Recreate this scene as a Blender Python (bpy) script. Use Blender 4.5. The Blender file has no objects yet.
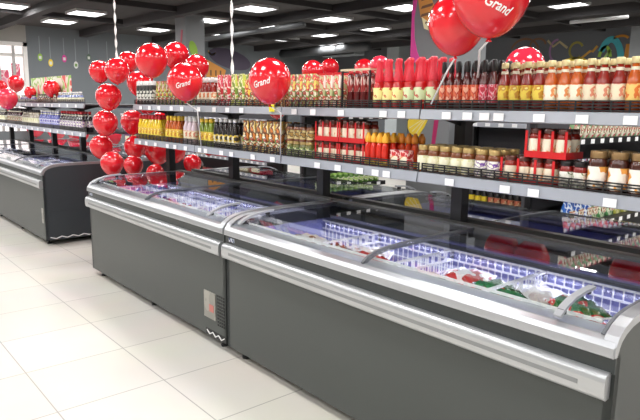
import bpy, bmesh, math, random
from mathutils import Vector, Matrix
random.seed(7)
SC = bpy.context.scene
COL = SC.collection
PI = math.pi

# ---------------------------------------------------------------- camera
PITCH, YAW, ROLL = math.radians(9.83), math.radians(-49.487), math.radians(0.79)
fwd = Vector((math.sin(YAW)*math.cos(PITCH), math.cos(YAW)*math.cos(PITCH), -math.sin(PITCH)))
rt = Vector((math.cos(YAW), -math.sin(YAW), 0)); up = rt.cross(fwd)
r2 = math.cos(ROLL)*rt + math.sin(ROLL)*up
u2 = -math.sin(ROLL)*rt + math.cos(ROLL)*up
cd = bpy.data.cameras.new('camera'); cam = bpy.data.objects.new('camera', cd); COL.objects.link(cam)
cd.lens = 33.75; cd.sensor_width = 36; cd.sensor_fit = 'HORIZONTAL'; cd.clip_start = 0.05
cam.matrix_world = Matrix(((r2.x, u2.x, -fwd.x, 0), (r2.y, u2.y, -fwd.y, 0), (r2.z, u2.z, -fwd.z, 1.6), (0, 0, 0, 1)))
SC.camera = cam
# ---------------------------------------------------------------- world, exposure
w = bpy.data.worlds.new('world'); SC.world = w; w.use_nodes = True
w.node_tree.nodes['Background'].inputs[0].default_value = (0.8, 0.85, 0.9, 1)
w.node_tree.nodes['Background'].inputs[1].default_value = 0.3
SC.view_settings.view_transform = 'Standard'; SC.view_settings.look = 'None'
SC.view_settings.gamma = 1; SC.view_settings.use_curve_mapping = False
SC.view_settings.exposure = 0.35
LAMP_W = 19          # watts of each ceiling panel

# ---------------------------------------------------------------- materials
def srgb(c):
    return tuple(((v/255)/12.92 if v/255 <= 0.04045 else (((v/255)+0.055)/1.055)**2.4) for v in c)
MATS = {}
def mat(name, col, rough=0.5, metal=0.0, emit=None, es=1.0, coat=0.0, spec=0.5, sss=0.0, alpha=None):
    if name in MATS: return MATS[name]
    m = bpy.data.materials.new(name); m.use_nodes = True
    b = m.node_tree.nodes['Principled BSDF']
    b.inputs['Base Color'].default_value = (*srgb(col), 1)
    b.inputs['Roughness'].default_value = rough; b.inputs['Metallic'].default_value = metal
    b.inputs['Coat Weight'].default_value = coat
    b.inputs['Specular IOR Level'].default_value = spec
    if emit: b.inputs['Emission Color'].default_value = (*srgb(emit), 1); b.inputs['Emission Strength'].default_value = es
    MATS[name] = m; return m
def noisy(name, cols, scale=20, rough=0.5, coat=0.0, stretch=(1,1,1), const=True, metal=0, detail=1.0, voro=False, pos=None):
    """patterned procedural surface: noise (or cells) cut into a few colours"""
    if name in MATS: return MATS[name]
    m = mat(name, cols[0], rough, metal, coat=coat); nt = m.node_tree; b = nt.nodes['Principled BSDF']
    tc = nt.nodes.new('ShaderNodeTexCoord'); mp = nt.nodes.new('ShaderNodeMapping'); mp.inputs['Scale'].default_value = stretch
    nt.links.new(tc.outputs['Object'], mp.inputs['Vector'])
    if voro:
        n = nt.nodes.new('ShaderNodeTexVoronoi'); n.inputs['Scale'].default_value = scale; out = n.outputs['Distance']
    else:
        n = nt.nodes.new('ShaderNodeTexNoise'); n.inputs['Scale'].default_value = scale; n.inputs['Detail'].default_value = detail; out = n.outputs['Fac']
    nt.links.new(mp.outputs[0], n.inputs['Vector'])
    r = nt.nodes.new('ShaderNodeValToRGB'); nt.links.new(out, r.inputs[0]); nt.links.new(r.outputs[0], b.inputs['Base Color'])
    cr = r.color_ramp; cr.interpolation = 'CONSTANT' if const else 'LINEAR'
    k = len(cols)
    ps = pos or {2: [0, .5], 3: [0, .46, .54], 4: [0, .42, .5, .58]}[k]
    cr.elements[0].position = ps[0]; cr.elements[0].color = (*srgb(cols[0]), 1)
    cr.elements[1].position = ps[1]; cr.elements[1].color = (*srgb(cols[1]), 1)
    for i in range(2, k):
        e = cr.elements.new(ps[i]); e.color = (*srgb(cols[i]), 1)
    return m
def glassmat(name, r0, tint, rough=0.0):
    """thin clear glass: see-through body with angle-dependent mirror reflection"""
    m = bpy.data.materials.new(name); m.use_nodes = True; nt = m.node_tree
    for n in list(nt.nodes): nt.nodes.remove(n)
    N = nt.nodes.new; L = nt.links.new
    out = N('ShaderNodeOutputMaterial'); mix = N('ShaderNodeMixShader'); tr = N('ShaderNodeBsdfTransparent'); gl = N('ShaderNodeBsdfGlossy')
    tr.inputs[0].default_value = (*tint, 1); gl.inputs['Roughness'].default_value = rough
    g = N('ShaderNodeNewGeometry'); d = N('ShaderNodeVectorMath'); d.operation = 'DOT_PRODUCT'
    L(g.outputs['Incoming'], d.inputs[0]); L(g.outputs['Normal'], d.inputs[1])
    a = N('ShaderNodeMath'); a.operation = 'ABSOLUTE'; L(d.outputs['Value'], a.inputs[0])
    s = N('ShaderNodeMath'); s.operation = 'SUBTRACT'; s.inputs[0].default_value = 1; L(a.outputs[0], s.inputs[1])
    p = N('ShaderNodeMath'); p.operation = 'POWER'; L(s.outputs[0], p.inputs[0]); p.inputs[1].default_value = 5
    q = N('ShaderNodeMath'); q.operation = 'MULTIPLY_ADD'; L(p.outputs[0], q.inputs[0]); q.inputs[1].default_value = 1-r0; q.inputs[2].default_value = r0
    L(q.outputs[0], mix.inputs[0]); L(tr.outputs[0], mix.inputs[1]); L(gl.outputs[0], mix.inputs[2]); L(mix.outputs[0], out.inputs[0])
    MATS[name] = m; return m

# ---------------------------------------------------------------- mesh helpers
class MB:
    def __init__(s): s.v = []; s.f = []; s.sm = []
    def add(s, vs, fs, smooth=False):
        o = len(s.v); s.v += [tuple(v) for v in vs]; s.f += [tuple(o+i for i in f) for f in fs]; s.sm += [smooth]*len(fs); return s
    def box(s, x0, x1, y0, y1, z0, z1):
        vs = [(x, y, z) for z in (z0, z1) for y in (y0, y1) for x in (x0, x1)]
        return s.add(vs, [(0,2,3,1),(4,5,7,6),(0,1,5,4),(2,6,7,3),(0,4,6,2),(1,3,7,5)])
    def bar(s, a, b, t, t2=None):
        a = Vector(a); b = Vector(b); d = (b-a).normalized()
        h = Vector((0,0,1)) if abs(d.z) < .9 else Vector((1,0,0))
        p = d.cross(h).normalized()*t/2; q = d.cross(p).normalized()*(t2 or t)/2
        vs = [a+p+q, a-p+q, a-p-q, a+p-q, b+p+q, b-p+q, b-p-q, b+p-q]
        return s.add(vs, [(0,1,2,3),(7,6,5,4),(0,4,5,1),(1,5,6,2),(2,6,7,3),(3,7,4,0)])
    def lathe(s, prof, n=14, c=(0,0,0), smooth=True, cap=True, M=None):
        vs = []; fs = []
        for r, z in prof:
            for i in range(n):
                a = 2*PI*i/n; v = Vector((r*math.cos(a), r*math.sin(a), z))
                if M: v = M @ v
                vs.append((c[0]+v.x, c[1]+v.y, c[2]+v.z))
        for k in range(len(prof)-1):
            for i in range(n):
                j = (i+1) % n; fs.append((k*n+i, k*n+j, (k+1)*n+j, (k+1)*n+i))
        if cap: fs.append(tuple(range(n-1, -1, -1))); fs.append(tuple((len(prof)-1)*n+i for i in range(n)))
        return s.add(vs, fs, smooth)
    def prismx(s, prof, x0, x1, smooth=False):
        """closed profile of (y,z) points extruded along X"""
        n = len(prof); vs = [(x, y, z) for x in (x0, x1) for y, z in prof]
        s.add(vs, [(i, (i+1) % n, n+(i+1) % n, n+i) for i in range(n)], smooth)
        return s.add(vs, [tuple(range(n-1, -1, -1)), tuple(range(n, 2*n))])
    def prismz(s, prof, z0, z1):
        n = len(prof); vs = [(x, y, z) for z in (z0, z1) for x, y in prof]
        return s.add(vs, [(i, (i+1) % n, n+(i+1) % n, n+i) for i in range(n)] + [tuple(range(n-1, -1, -1)), tuple(range(n, 2*n))])
    def stripx(s, outer, inner, x0, x1):
        """band between two matching (y,z) polylines, extruded along X"""
        n = len(outer)
        for i in range(n-1):
            q = [outer[i], outer[i+1], inner[i+1], inner[i]]
            vs = [(x, y, z) for x in (x0, x1) for y, z in q]
            fs = [(0,1,5,4),(2,3,7,6),(3,2,1,0),(4,5,6,7)]
            if i == 0: fs.append((0,4,7,3))
            if i == n-2: fs.append((1,2,6,5))
            s.add(vs, fs)
        return s
    def tube(s, pts, r, n=6, smooth=True):
        pts = [Vector(p) for p in pts]; vs = []; fs = []
        for k, p in enumerate(pts):
            d = (pts[min(k+1, len(pts)-1)] - pts[max(k-1, 0)]).normalized()
            h = Vector((0,0,1)) if abs(d.z) < .95 else Vector((1,0,0))
            a = d.cross(h).normalized(); b = d.cross(a)
            rr = r[k] if isinstance(r, (list, tuple)) else r
            for i in range(n):
                t = 2*PI*i/n; vs.append(p + a*rr*math.cos(t) + b*rr*math.sin(t))
        for k in range(len(pts)-1):
            for i in range(n):
                j = (i+1) % n; fs.append((k*n+i, k*n+j, (k+1)*n+j, (k+1)*n+i))
        fs.append(tuple(range(n-1, -1, -1))); fs.append(tuple((len(pts)-1)*n+i for i in range(n)))
        return s.add(vs, fs, smooth)
    def build(s, name, m, parent=None, bevel=0, fix=True):
        me = bpy.data.meshes.new(name); me.from_pydata(s.v, [], s.f)
        for p, sm in zip(me.polygons, s.sm): p.use_smooth = sm
        if fix:
            b = bmesh.new(); b.from_mesh(me); bmesh.ops.recalc_face_normals(b, faces=b.faces); b.to_mesh(me); b.free()
        me.materials.append(m)
        o = bpy.data.objects.new(name, me); COL.objects.link(o)
        if parent: o.parent = parent
        if bevel:
            md = o.modifiers.new('bevel', 'BEVEL'); md.width = bevel; md.segments = 2; md.limit_method = 'ANGLE'
        return o
def tag(o, label=None, cat=None, group=None, kind=None):
    if label: o['label'] = label
    if cat: o['category'] = cat
    if group: o['group'] = group
    if kind: o['kind'] = kind
    return o
def thing(name, loc, label, cat, rz=0, group=None):
    o = bpy.data.objects.new(name, None); COL.objects.link(o); o.location = loc; o.rotation_euler = (0, 0, rz)
    o.empty_display_size = .05
    return tag(o, label, cat, group)
def copy_tree(o, parent=None):
    kids = [c for c in COL.objects if c.parent == o] if o.name not in CACHE else CACHE[o.name]
    CACHE[o.name] = kids
    c = o.copy(); COL.objects.link(c)
    if parent: c.parent = parent
    for k in kids: copy_tree(k, c)
    return c
CACHE = {}
ORD = ['leftmost','second from left','third from left','fourth from left','fifth from left','sixth from left','seventh from left','eighth from left','ninth from left','tenth from left','eleventh from left','twelfth from left','thirteenth from left','fourteenth from left','fifteenth from left','sixteenth from left'] + ['%s from left' % w for w in ('seventeenth','eighteenth','nineteenth','twentieth','twenty-first','twenty-second','twenty-third','twenty-fourth')]
def nth(i, n): return ORD[i] if i < n-1 or n < 3 else 'rightmost'
ROW = ['front row', 'second row', 'third row', 'fourth row']
def short(l, k):
    w_ = l.split()
    return ' '.join(w_[:16-k]) if len(w_) > 16-k else l
class Kind:
    """one of a kind of thing; the first placement moves the original, later ones copy it"""
    def __init__(s, make, cat): s.make = make; s.cat = cat; s.root = None
    def put(s, x, y, z, label, group, rz=0):
        if s.root is None:
            s.root = s.make(); o = s.root; stack = [o]
            while stack:                     # remember the parts before anything is added to this one
                q = stack.pop(); CACHE[q.name] = [c for c in COL.objects if c.parent == q]; stack += CACHE[q.name]
        else: o = copy_tree(s.root)
        o.location = (x, y, z); o.rotation_euler = (0, 0, rz); tag(o, label, s.cat, group)
        if group is None and 'group' in o: del o['group']
        return o

# materials used widely
steel = mat('aluminium', (196,198,202), .34, .85)
silver_bar = mat('silver_bumper', (190,192,194), .32, .7)
groove_m = mat('bumper_groove', (140,142,143), .4, .3)
grey_body = mat('freezer_grey', (69,73,71), .40)
dark_body = mat('freezer_end_grey', (48,53,58), .5)
band_m = mat('freezer_band', (52,57,57), .35)
black = mat('black_metal', (22,22,24), .45)
blackp = mat('black_plastic', (18,18,20), .5)
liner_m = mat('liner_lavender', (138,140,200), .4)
deck_m = mat('added_dark_deck', (104,106,114), .5)
white_wire = mat('white_wire', (246,246,250), .4)
glass = glassmat('lid_glass', .085, (.96,.975,.97))
white = mat('white_plastic', (238,238,238), .4)
red = mat('red_plastic', (200,22,28), .35)
led_m = mat('led', (255,255,255), .5, emit=(214,212,255), es=5)

# ---------------------------------------------------------------- structure
def tile_mat():
    m = mat('floor_tile', (214,209,200), .32); nt = m.node_tree; b = nt.nodes['Principled BSDF']; N = nt.nodes.new; L = nt.links.new
    tc = N('ShaderNodeTexCoord'); mp = N('ShaderNodeMapping'); mp.inputs['Location'].default_value = (3.1, -0.86, 0)
    L(tc.outputs['Object'], mp.inputs[0]); br = N('ShaderNodeTexBrick'); L(mp.outputs[0], br.inputs['Vector'])
    br.offset = 0; br.inputs['Scale'].default_value = 1; br.inputs['Brick Width'].default_value = .6; br.inputs['Row Height'].default_value = .6
    br.inputs['Mortar Size'].default_value = .004; br.inputs['Mortar Smooth'].default_value = .3; br.inputs['Bias'].default_value = 0
    br.inputs['Color1'].default_value = (*srgb((216,211,203)), 1); br.inputs['Color2'].default_value = (*srgb((211,206,198)), 1)
    br.inputs['Mortar'].default_value = (*srgb((160,156,149)), 1)
    n = N('ShaderNodeTexNoise'); n.inputs['Scale'].default_value = 2.2; L(tc.outputs['Object'], n.inputs['Vector'])
    mx = N('ShaderNodeMix'); mx.data_type = 'RGBA'; mx.blend_type = 'MULTIPLY'; mx.inputs[0].default_value = .12
    L(br.outputs['Color'], mx.inputs[6]); L(n.outputs['Color'], mx.inputs[7]); L(mx.outputs[2], b.inputs['Base Color'])
    return m
X0, X1, Y0, Y1, HC = -15.9, 5.0, -5.0, 13.6, 3.4
tag(MB().box(X0, X1, Y0, Y1, -.05, 0).build('floor', tile_mat()), kind='structure')
ceil_m = noisy('ceiling_dark', [(60,57,57), (72,69,68)], 1.2, .9, const=False)
tag(MB().box(X0, X1, Y0, Y1, HC, HC+.1).build('ceiling', ceil_m), kind='structure')
wall_m = mat('wall_grey', (112,118,122), .8); wall_d = mat('wall_back_grey', (96,99,103), .8); wall_l = mat('wall_light', (190,190,188), .8)
tag(MB().box(X0, X1, Y1, Y1+.1, 0, HC).build('wall_back', wall_d), kind='structure')
# left wall with the bright shop window opening
WY0, WY1, WZ0, WZ1 = -1.0, 4.25, 0.9, 3.0
tag(MB().box(X0-.15, X0, 4.25, Y1, 0, HC).box(X0-.15, X0, Y0, WY0, 0, HC).box(X0-.15, X0, WY0, WY1, 0, WZ0).build('wall_left', wall_m), kind='structure')
tag(MB().box(X0-.15, X0, WY0, WY1, WZ1, HC).build('trim_1', mat('lintel_grey', (168,166,160), .8)), kind='structure')
tag(MB().box(X1, X1+.1, Y0, Y1, 0, HC).build('wall_right', wall_l), kind='structure')
tag(MB().box(X0, X1, Y0-.1, Y0, 0, HC).build('wall_front', wall_l), kind='structure')
win = MB()
win.box(X0-.1, X0+.03, WY1-.09, WY1, WZ0, WZ1).box(X0-.1, X0+.03, WY0, WY1, WZ1-.09, WZ1)
wn = tag(win.build('window_1', mat('frame_white', (232,230,226), .5)), kind='structure')
for yy in (3.95, 3.62, 3.2, 2.4, 1.6, .8, 0):
    MB().box(X0-.08, X0+.02, yy-.025, yy+.025, WZ0, WZ1-.09).build('mullion', mat('frame_grey', (176,174,172), .5), wn)
MB().box(X0-.07, X0-.02, WY0, WY1-.09, 2.66, 2.74).build('transom', MATS['frame_white'], wn)
lit = mat('lit_shop_beyond', (250,244,244), .8, emit=(255,246,246), es=.75)
MB().box(X0-.13, X0-.11, WY0, WY1, WZ0, WZ1).build('window_pane', lit, wn)
for (y, z, s) in ((4.0, 2.35, .16), (3.72, 2.15, .2), (3.4, 2.45, .15)):
    MB().box(X0-.11, X0-.10, y-s*.6, y+s*.6, z-s, z+s).build('window_poster', noisy('pink_poster', [(236,150,170), (250,215,220), (226,90,120)], 6, .6), wn)

# columns
def column(n, x1, y0, w_, m1, d=None):
    return tag(MB().box(x1-w_, x1, y0, y0+(d or w_), 0, HC).build('trim_%d' % n, m1), kind='structure')
colm = mat('column_grey', (132,135,137), .7); colm2 = mat('column_wrap_grey', (122,124,126), .6)
column(2, -11.4, 6.08, .44, mat('column_light', (142,145,147), .7))
column(3, -4.15, 5.40, .60, colm2)
column(4, -11.78, 12.9, .46, mat('column_pale', (170,176,178), .7))
column(5, -4.95, 13.0, .6, colm)

# ceiling beams, ducts and pipes
beam_m = mat('beam_dark', (50,48,49), .8); duct_m = mat('duct_grey', (92,94,96), .5, .2); pipe_w = mat('pipe_white', (205,205,205), .5)
for i, y in enumerate((1.6, 3.6, 5.6, 7.55, 9.3, 10.9, 12.6)):
    tag(MB().box(X0, X1, y-.09, y+.09, HC-.16, HC).build('trim_%d' % (10+i), beam_m), kind='structure')
for i, x in enumerate((-13.2, -10.7, -8.5, -6.4, -4.3)):
    tag(MB().box(x-.05, x+.05, Y0, Y1, HC-.10, HC).build('trim_%d' % (20+i), beam_m), kind='structure')
def duct(y, x0, x1, z, r, m, label, name='ceiling_duct', cat='duct'):
    o = MB().tube([(x0, 0, 0), (x1, 0, 0)], r, 14).build(name, m); o.location = (0, y, z); return tag(o, label, cat)
duct(11.9, X0, -12.0, 3.22, .13, duct_m, 'long grey round duct running under the ceiling towards the pale pillar')
duct(9.0, -4.75, -3.9, 2.90, .025, pipe_w, 'long white tube under the dark ceiling near the far right pillar', 'ceiling_pipe', 'pipe')
duct(7.4, -13.6, -9.2, 3.12, .05, duct_m, 'thin grey pipe below the ceiling behind the second hanging ribbon', 'ceiling_pipe', 'pipe')
ac = thing('air_conditioner', (-13.9, 12.7, 3.10), 'long pale ceiling air unit mounted high by the back wall', 'air conditioner')
MB().box(-.75, .75, -.2, .2, 0, .17).build('housing', mat('ac_pale', (150,155,158), .5), ac, .02)
MB().box(-.7, .7, -.215, -.2, .03, .07).build('air_slot', black, ac)
# ---------------------------------------------------------------- ceiling lights
diff_m = mat('panel_light', (255,255,255), .5, emit=(250,252,255), es=4.5)
def make_lamp():
    t = thing('ceiling_light', (0,0,0), 'x', 'light')
    s = .31
    MB().box(-s, s, -s, -s+.02, 0, .05).box(-s, s, s-.02, s, 0, .05).box(-s, -s+.02, -s+.02, s-.02, 0, .05).box(s-.02, s, -s+.02, s-.02, 0, .05).build('frame', mat('lamp_frame', (200,200,200), .5), t)
    MB().box(-s+.02, s-.02, -s+.02, s-.02, .012, .03).build('diffuser', diff_m, t)
    ld = bpy.data.lights.new('panel_glow', 'AREA'); ld.shape = 'SQUARE'; ld.size = .56; ld.energy = LAMP_W; ld.color = (1, .985, .96)
    lo = bpy.data.objects.new('panel_glow', ld); COL.objects.link(lo); lo.parent = t; lo.location = (0, 0, -.005)
    return t
lampK = Kind(make_lamp, 'light')
seen = [(-12.72,3.12),(-12.58,4.52),(-14.29,4.53),(-14.05,6.66),(-11.66,6.78),(-9.65,6.59),(-13.68,8.5),(-11.57,8.5),(-13.44,10.1),(-9.64,8.5),(-11.91,10.15),(-10.1,10.13),(-7.58,8.44),(-5.44,10.06),(-5.39,11.2),(-13.6,11.5),(-13.15,11.5),(-9.0,4.55)]
lab = ['square lit ceiling panel at the far left top corner', 'lit ceiling panel left of the first hanging ribbon, the nearer of two', 'lit ceiling panel just above the grey wall near the shop window', 'lit ceiling panel left of the pillar with the green leaf',
 'lit ceiling panel half hidden behind the leaf pillar', 'large lit ceiling panel right of the second hanging ribbon', 'lit ceiling panel crossed by the second hanging ribbon', 'lit ceiling panel above the middle balloon with white script',
 'small lit ceiling panel right above the script balloon', 'lit ceiling panel, topmost in the middle of the ceiling', 'lit ceiling panel left of the pale far pillar above the pouches', 'lit ceiling panel directly left of the pale far pillar',
 'large lit ceiling panel partly hidden by the graphic pillar', 'lit ceiling panel right of the big script balloon, upper of two', 'lit ceiling panel above the teal mural arch, lower of two', 'tiny far ceiling panel beside its twin, left one', 'tiny far ceiling panel beside its twin, right one', 'lit ceiling panel cut by the top frame edge at the first ribbon']
for (x, y), l in zip(seen, lab): lampK.put(x, y, HC-.05, l, 'square ceiling light panels')
for i, x in enumerate((-14.5, -12, -9.7, -7.5, -5.4, -3.2, -1.1, 1.0, 3.2)):
    for j, y in enumerate((-2.9, -.9, 1.1, 3.1)):
        if (x < -11.9 and y > 3): continue
        lampK.put(x, y, HC-.05, 'square ceiling panel over the front aisle, %s, %s from the front wall' % (ORD[i], ('first', 'second', 'third', 'fourth')[j]), 'square ceiling panels over the front aisle')
for i, x in enumerate((-3.3, -1.1, 1.1, 3.2)):
    for j, y in enumerate((5.1, 7.1, 9.1)):
        lampK.put(x, y, HC-.05, 'square ceiling panel beyond the freezers at right, %s, %s row' % (ORD[i], ('near', 'middle', 'far')[j]), 'square ceiling panels over the right rear aisles')

# ---------------------------------------------------------------- freezers
FW = .95
# outer profile (y,z) of the curved lid line, from the front lip up and back
ARC = [(-.015,.800),(-.012,.838),(.008,.868),(.045,.893),(.10,.912),(.17,.922),(.25,.926),(.5,.93),(FW,.93)]
def off(pts, d):
    out = []
    for i, p in enumerate(pts):
        a = pts[max(i-1, 0)]; b = pts[min(i+1, len(pts)-1)]
        dx, dz = b[0]-a[0], b[1]-a[1]; l = math.hypot(dx, dz); out.append((p[0]+dz/l*d, p[1]-dx/l*d))
    return out
def make_freezer(L=2.37, detail=True, endm=None, led=True):
    t = thing('chest_freezer', (0,0,0), 'x', 'freezer')
    # cabinet: open tub of panels
    b = MB()
    b.box(0, L, 0, .03, .06, .80).box(0, L, FW-.03, FW, .06, .86)
    b.box(.03, L-.03, .03, FW-.03, .06, .44)
    b.build('cabinet', grey_body, t)
    inner = off(ARC, .03)
    poly = [(FW, .06), (0, .06), (0, .79)] + [(max(y, 0), z) for y, z in inner[1:]]
    poly[-1] = (FW, .90)
    MB().prismx(poly, 0, .03).build('end_panel', endm or dark_body, t)
    MB().prismx(poly, L-.03, L).build('end_panel', grey_body, t)
    # white inside lining
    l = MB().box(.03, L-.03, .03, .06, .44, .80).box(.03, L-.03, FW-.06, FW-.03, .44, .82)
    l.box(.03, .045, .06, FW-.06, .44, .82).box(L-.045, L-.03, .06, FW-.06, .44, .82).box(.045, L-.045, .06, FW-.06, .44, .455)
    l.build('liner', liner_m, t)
    MB().box(.045, L-.045, .785, FW-.06, .79, .805).build('added_dark_deck', deck_m, t)  # added sheet, its grey stands in for the dark reflection behind the baskets
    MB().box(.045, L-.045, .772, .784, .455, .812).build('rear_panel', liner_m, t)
    # dark band, front rim, bumper
    MB().box(0, L, -.006, 0, .742, .800).build('trim_band', band_m, t)
    rim = [(-.018,.797),(-.022,.803),(-.018,.832),(-.006,.850),(.02,.862),(.098,.866),(.104,.850),(.06,.835),(.03,.800)]
    MB().prismx(rim, .004, L-.004, smooth=False).build('front_rim', steel, t, .003)
    bump = [(0,.652),(-.028,.650),(-.040,.658),(-.044,.680),(-.044,.718),(-.038,.738),(-.022,.746),(0,.746)]
    bp = MB().prismx(bump, .008, L-.012).build('bumper', silver_bar, t, .008)
    MB().box(.09, L-.10, -.0455, -.043, .686, .702).build('bumper_groove', groove_m, bp)
    # price rail inside lip
    MB().box(.10, L-.10, .101, .105, .866, .878).build('price_rail', white, t)
    # end arches and centre arch
    for x0, x1 in ((0, .045), (L-.045, L)):
        MB().stripx(ARC, off(ARC, .03), x0, x1).build('end_arch', steel, t)
    MB().stripx(off(ARC[2:], .006), off(ARC[2:], .024), L/2-.006, L/2+.006).build('centre_arch', mat('arch_grey', (120,122,126), .4, .4), t)
    MB().box(0, L, FW-.055, FW, .895, .938).build('rear_rail', mat('rear_rail', (82,82,78), .5), t)
    # glass lids with frames and handles
    for k, (x0, x1, d) in enumerate(((.05, L/2+.008, -.001), (L/2-.008, L-.05, .005))):
        sub = ARC[2:-1] + [(FW-.06, .93)]
        g = MB().stripx(off(sub, d), off(sub, d+.005), x0+.015, x1-.015).build('glass_lid', glass, t)
        for xa in (x0, x1-.012): MB().stripx(off(sub, d-.001), off(sub, d+.006), xa, xa+.012).build('lid_frame', mat('lid_frame', (96,98,102), .4), g)
        if detail:
            for xh in ((x0+.10,) if k == 0 else (x1-.16,)):
                hs = ARC[2:7]
                MB().stripx(off(hs, d-.028), off(hs, d-.016), xh-.014, xh+.014).build('lid_handle', mat('handle_grey', (168,170,174), .35, .3), g)
                MB().box(xh-.012, xh+.012, .02, .04, .885, .905).build('handle_mount', blackp, g); MB().box(xh-.012, xh+.012, .20, .22, .925, .945).build('handle_mount', blackp, g)
    # led light bars under the front rim and added dark deck
    MB().box(.06, L-.06, .080, .096, .826, .838).build('led_bar', led_m if led else white, t)
    for (yy, rx, e) in (((.115, -.85, 3.0), (.745, .75, 2.4)) if led else ()):
        ld = bpy.data.lights.new('led_glow', 'AREA'); ld.shape = 'RECTANGLE'; ld.size = L-.2; ld.size_y = .03; ld.energy = e; ld.color = (.74, .74, 1)
        lo = bpy.data.objects.new('led_glow', ld); COL.objects.link(lo); lo.parent = t; lo.location = (L/2, yy, .80); lo.rotation_euler = (-rx, 0, 0)
    # feet
    for x in (.12, L/2, L-.12):
        for y in (.06, FW-.08):
            MB().lathe([(.012,.015),(.012,.06)], 8, (x, y, 0)).lathe([(.024,0),(.024,.015)], 10, (x, y, 0)).build('foot', black, t)
    if detail:
        MB().box(.04, .10, -.008, -.006, .760, .785).build('badge', noisy('badge_blue', [(40,60,110), (210,215,225)], 60, .4), t)
    return t
frK = Kind(make_freezer, 'freezer'); rearK = Kind(lambda: make_freezer(led=False), 'freezer')
f1 = frK.put(-3.185, 1.95, 0, 'nearest large grey chest freezer with silver bumper, filled with frozen bags', None)
f1.scale = (1.017, 1, 1)
f2 = frK.put(-5.59, 1.95, 0, 'grey glass-lidded chest freezer with vent grille, left of the nearest one', None)
f2.scale = (1.008, 1, 1)
# service plate, vent and zigzag drain strip on the second freezer only
sp = MB().box(2.10, 2.245, -.006, 0, .185, .37).build('service_plate', noisy('service_plate', [(150,149,142), (168,165,158)], 8, .35, metal=.4), f2)
MB().box(2.17, 2.225, -.008, -.006, .235, .285).build('warning_sticker', mat('sticker_pink', (196,120,112), .5), sp)
vg = MB()
for i in range(4):
    for j in range(10):
        vg.box(2.265+i*.024, 2.265+i*.024+.013, -.003, .0, .16+j*.022, .16+j*.022+.012)
vg.build('vent_grille', black, f2)
zz = MB()
for i in range(6):
    xa = 2.13+i*.037; zz.bar((xa, -.003, .072 if i % 2 else .094), (xa+.037, -.003, .094 if i % 2 else .072), .0065)
MB().box(2.11, 2.37, -.002, 0, .062, .105).build('kick_vent', black, f2)
zz.build('kick_trim', white, f2)
f3 = frK.put(-9.42, 1.95, 0, 'chest freezer at left with dark end panel, beyond the balloon column', None)
f4 = frK.put(-11.805, 1.95, 0, 'farthest chest freezer of the front row at the left edge', None)
# end details on third freezer
for c in [c for c in COL.objects if c.parent == f3 and c.name.startswith('end_panel')]:
    c.data = c.data.copy(); c.data.materials.clear(); c.data.materials.append(dark_body)
zz = MB()
for i in range(14):
    ya = .04+i*.062; zz.bar((2.373, ya, .075 if i % 2 else .095), (2.373, ya+.062, .095 if i % 2 else .075), .010)
zz.build('kick_trim', white, f3)
MB().box(2.37, 2.372, .04, .91, .385, .39).build('end_seam', mat('seam_dark', (44,48,52), .6), f3)
MB().box(2.25, 2.31, -.004, 0, .25, .42).build('service_plate', MATS['service_plate'], f3)
for i, (x, l) in enumerate(((-3.205+2.37, 'rear-row glass-topped freezer behind the nearest freezer'), (-5.59+2.37, 'rear-row glass-topped freezer behind the freezer with the vent grille'), (-9.42+2.37, 'rear-row freezer behind the left dark-ended freezer'), (-11.805+2.37, 'rear-row freezer behind the farthest front freezer'))):
    rearK.put(x, 3.96, 0, l, None, PI)

# wire baskets inside freezers
def make_basket(W=.555, D=.66, z0=0, H=.34):
    t = thing('wire_basket', (0,0,0), 'x', 'basket')
    w_ = MB(); r = .0040; n = 14
    for k in range(n+1):
        x = W*k/n; w_.bar((x, 0, 0), (x, D, 0), r); w_.bar((x, 0, 0), (x, 0, H-.055), r); w_.bar((x, D, 0), (x, D, H-.055), r)
    n2 = 14
    for k in range(n2+1):
        y = D*k/n2; w_.bar((0, y, 0), (W, y, 0), r); w_.bar((0, y, 0), (0, y, H-.055), r); w_.bar((W, y, 0), (W, y, H-.055), r)
    for k in range(1, 6):
        z = (H-.055)*k/5
        for a, b in (((0,0,z),(W,0,z)), ((0,D,z),(W,D,z)), ((0,0,z),(0,D,z)), ((W,0,z),(W,D,z))): w_.bar(a, b, r)
    w_.build('wire_mesh', white_wire, t)
    rm = MB(); q = .0062
    for z in (H, H-.055):
        for a, b in (((0,0,z),(W,0,z)), ((0,D,z),(W,D,z)), ((0,0,z),(0,D,z)), ((W,0,z),(W,D,z))): rm.bar(a, b, q, q+.003)
    m = 12
    for k in range(m+1):
        x = W*k/m; rm.bar((x,0,H-.055), (x,0,H), q); rm.bar((x,D,H-.055), (x,D,H), q)
        y = D*k/m; rm.bar((0,y,H-.055), (0,y,H), q); rm.bar((W,y,H-.055), (W,y,H), q)
    rm.build('rim', white_wire, t)
    return t
bkK = Kind(make_basket, 'basket')
for fx, l in ((-3.205, 'white wire basket inside the nearest freezer'), (-5.59, 'white wire basket inside the freezer with the vent grille'), (-9.42, 'white wire basket inside the left dark-ended freezer')):
    for k in range(4):
        bkK.put(fx+.055+k*.568, 1.95+.10, .47, l+', '+nth(k, 4), l.replace('basket', 'baskets'))

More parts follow.
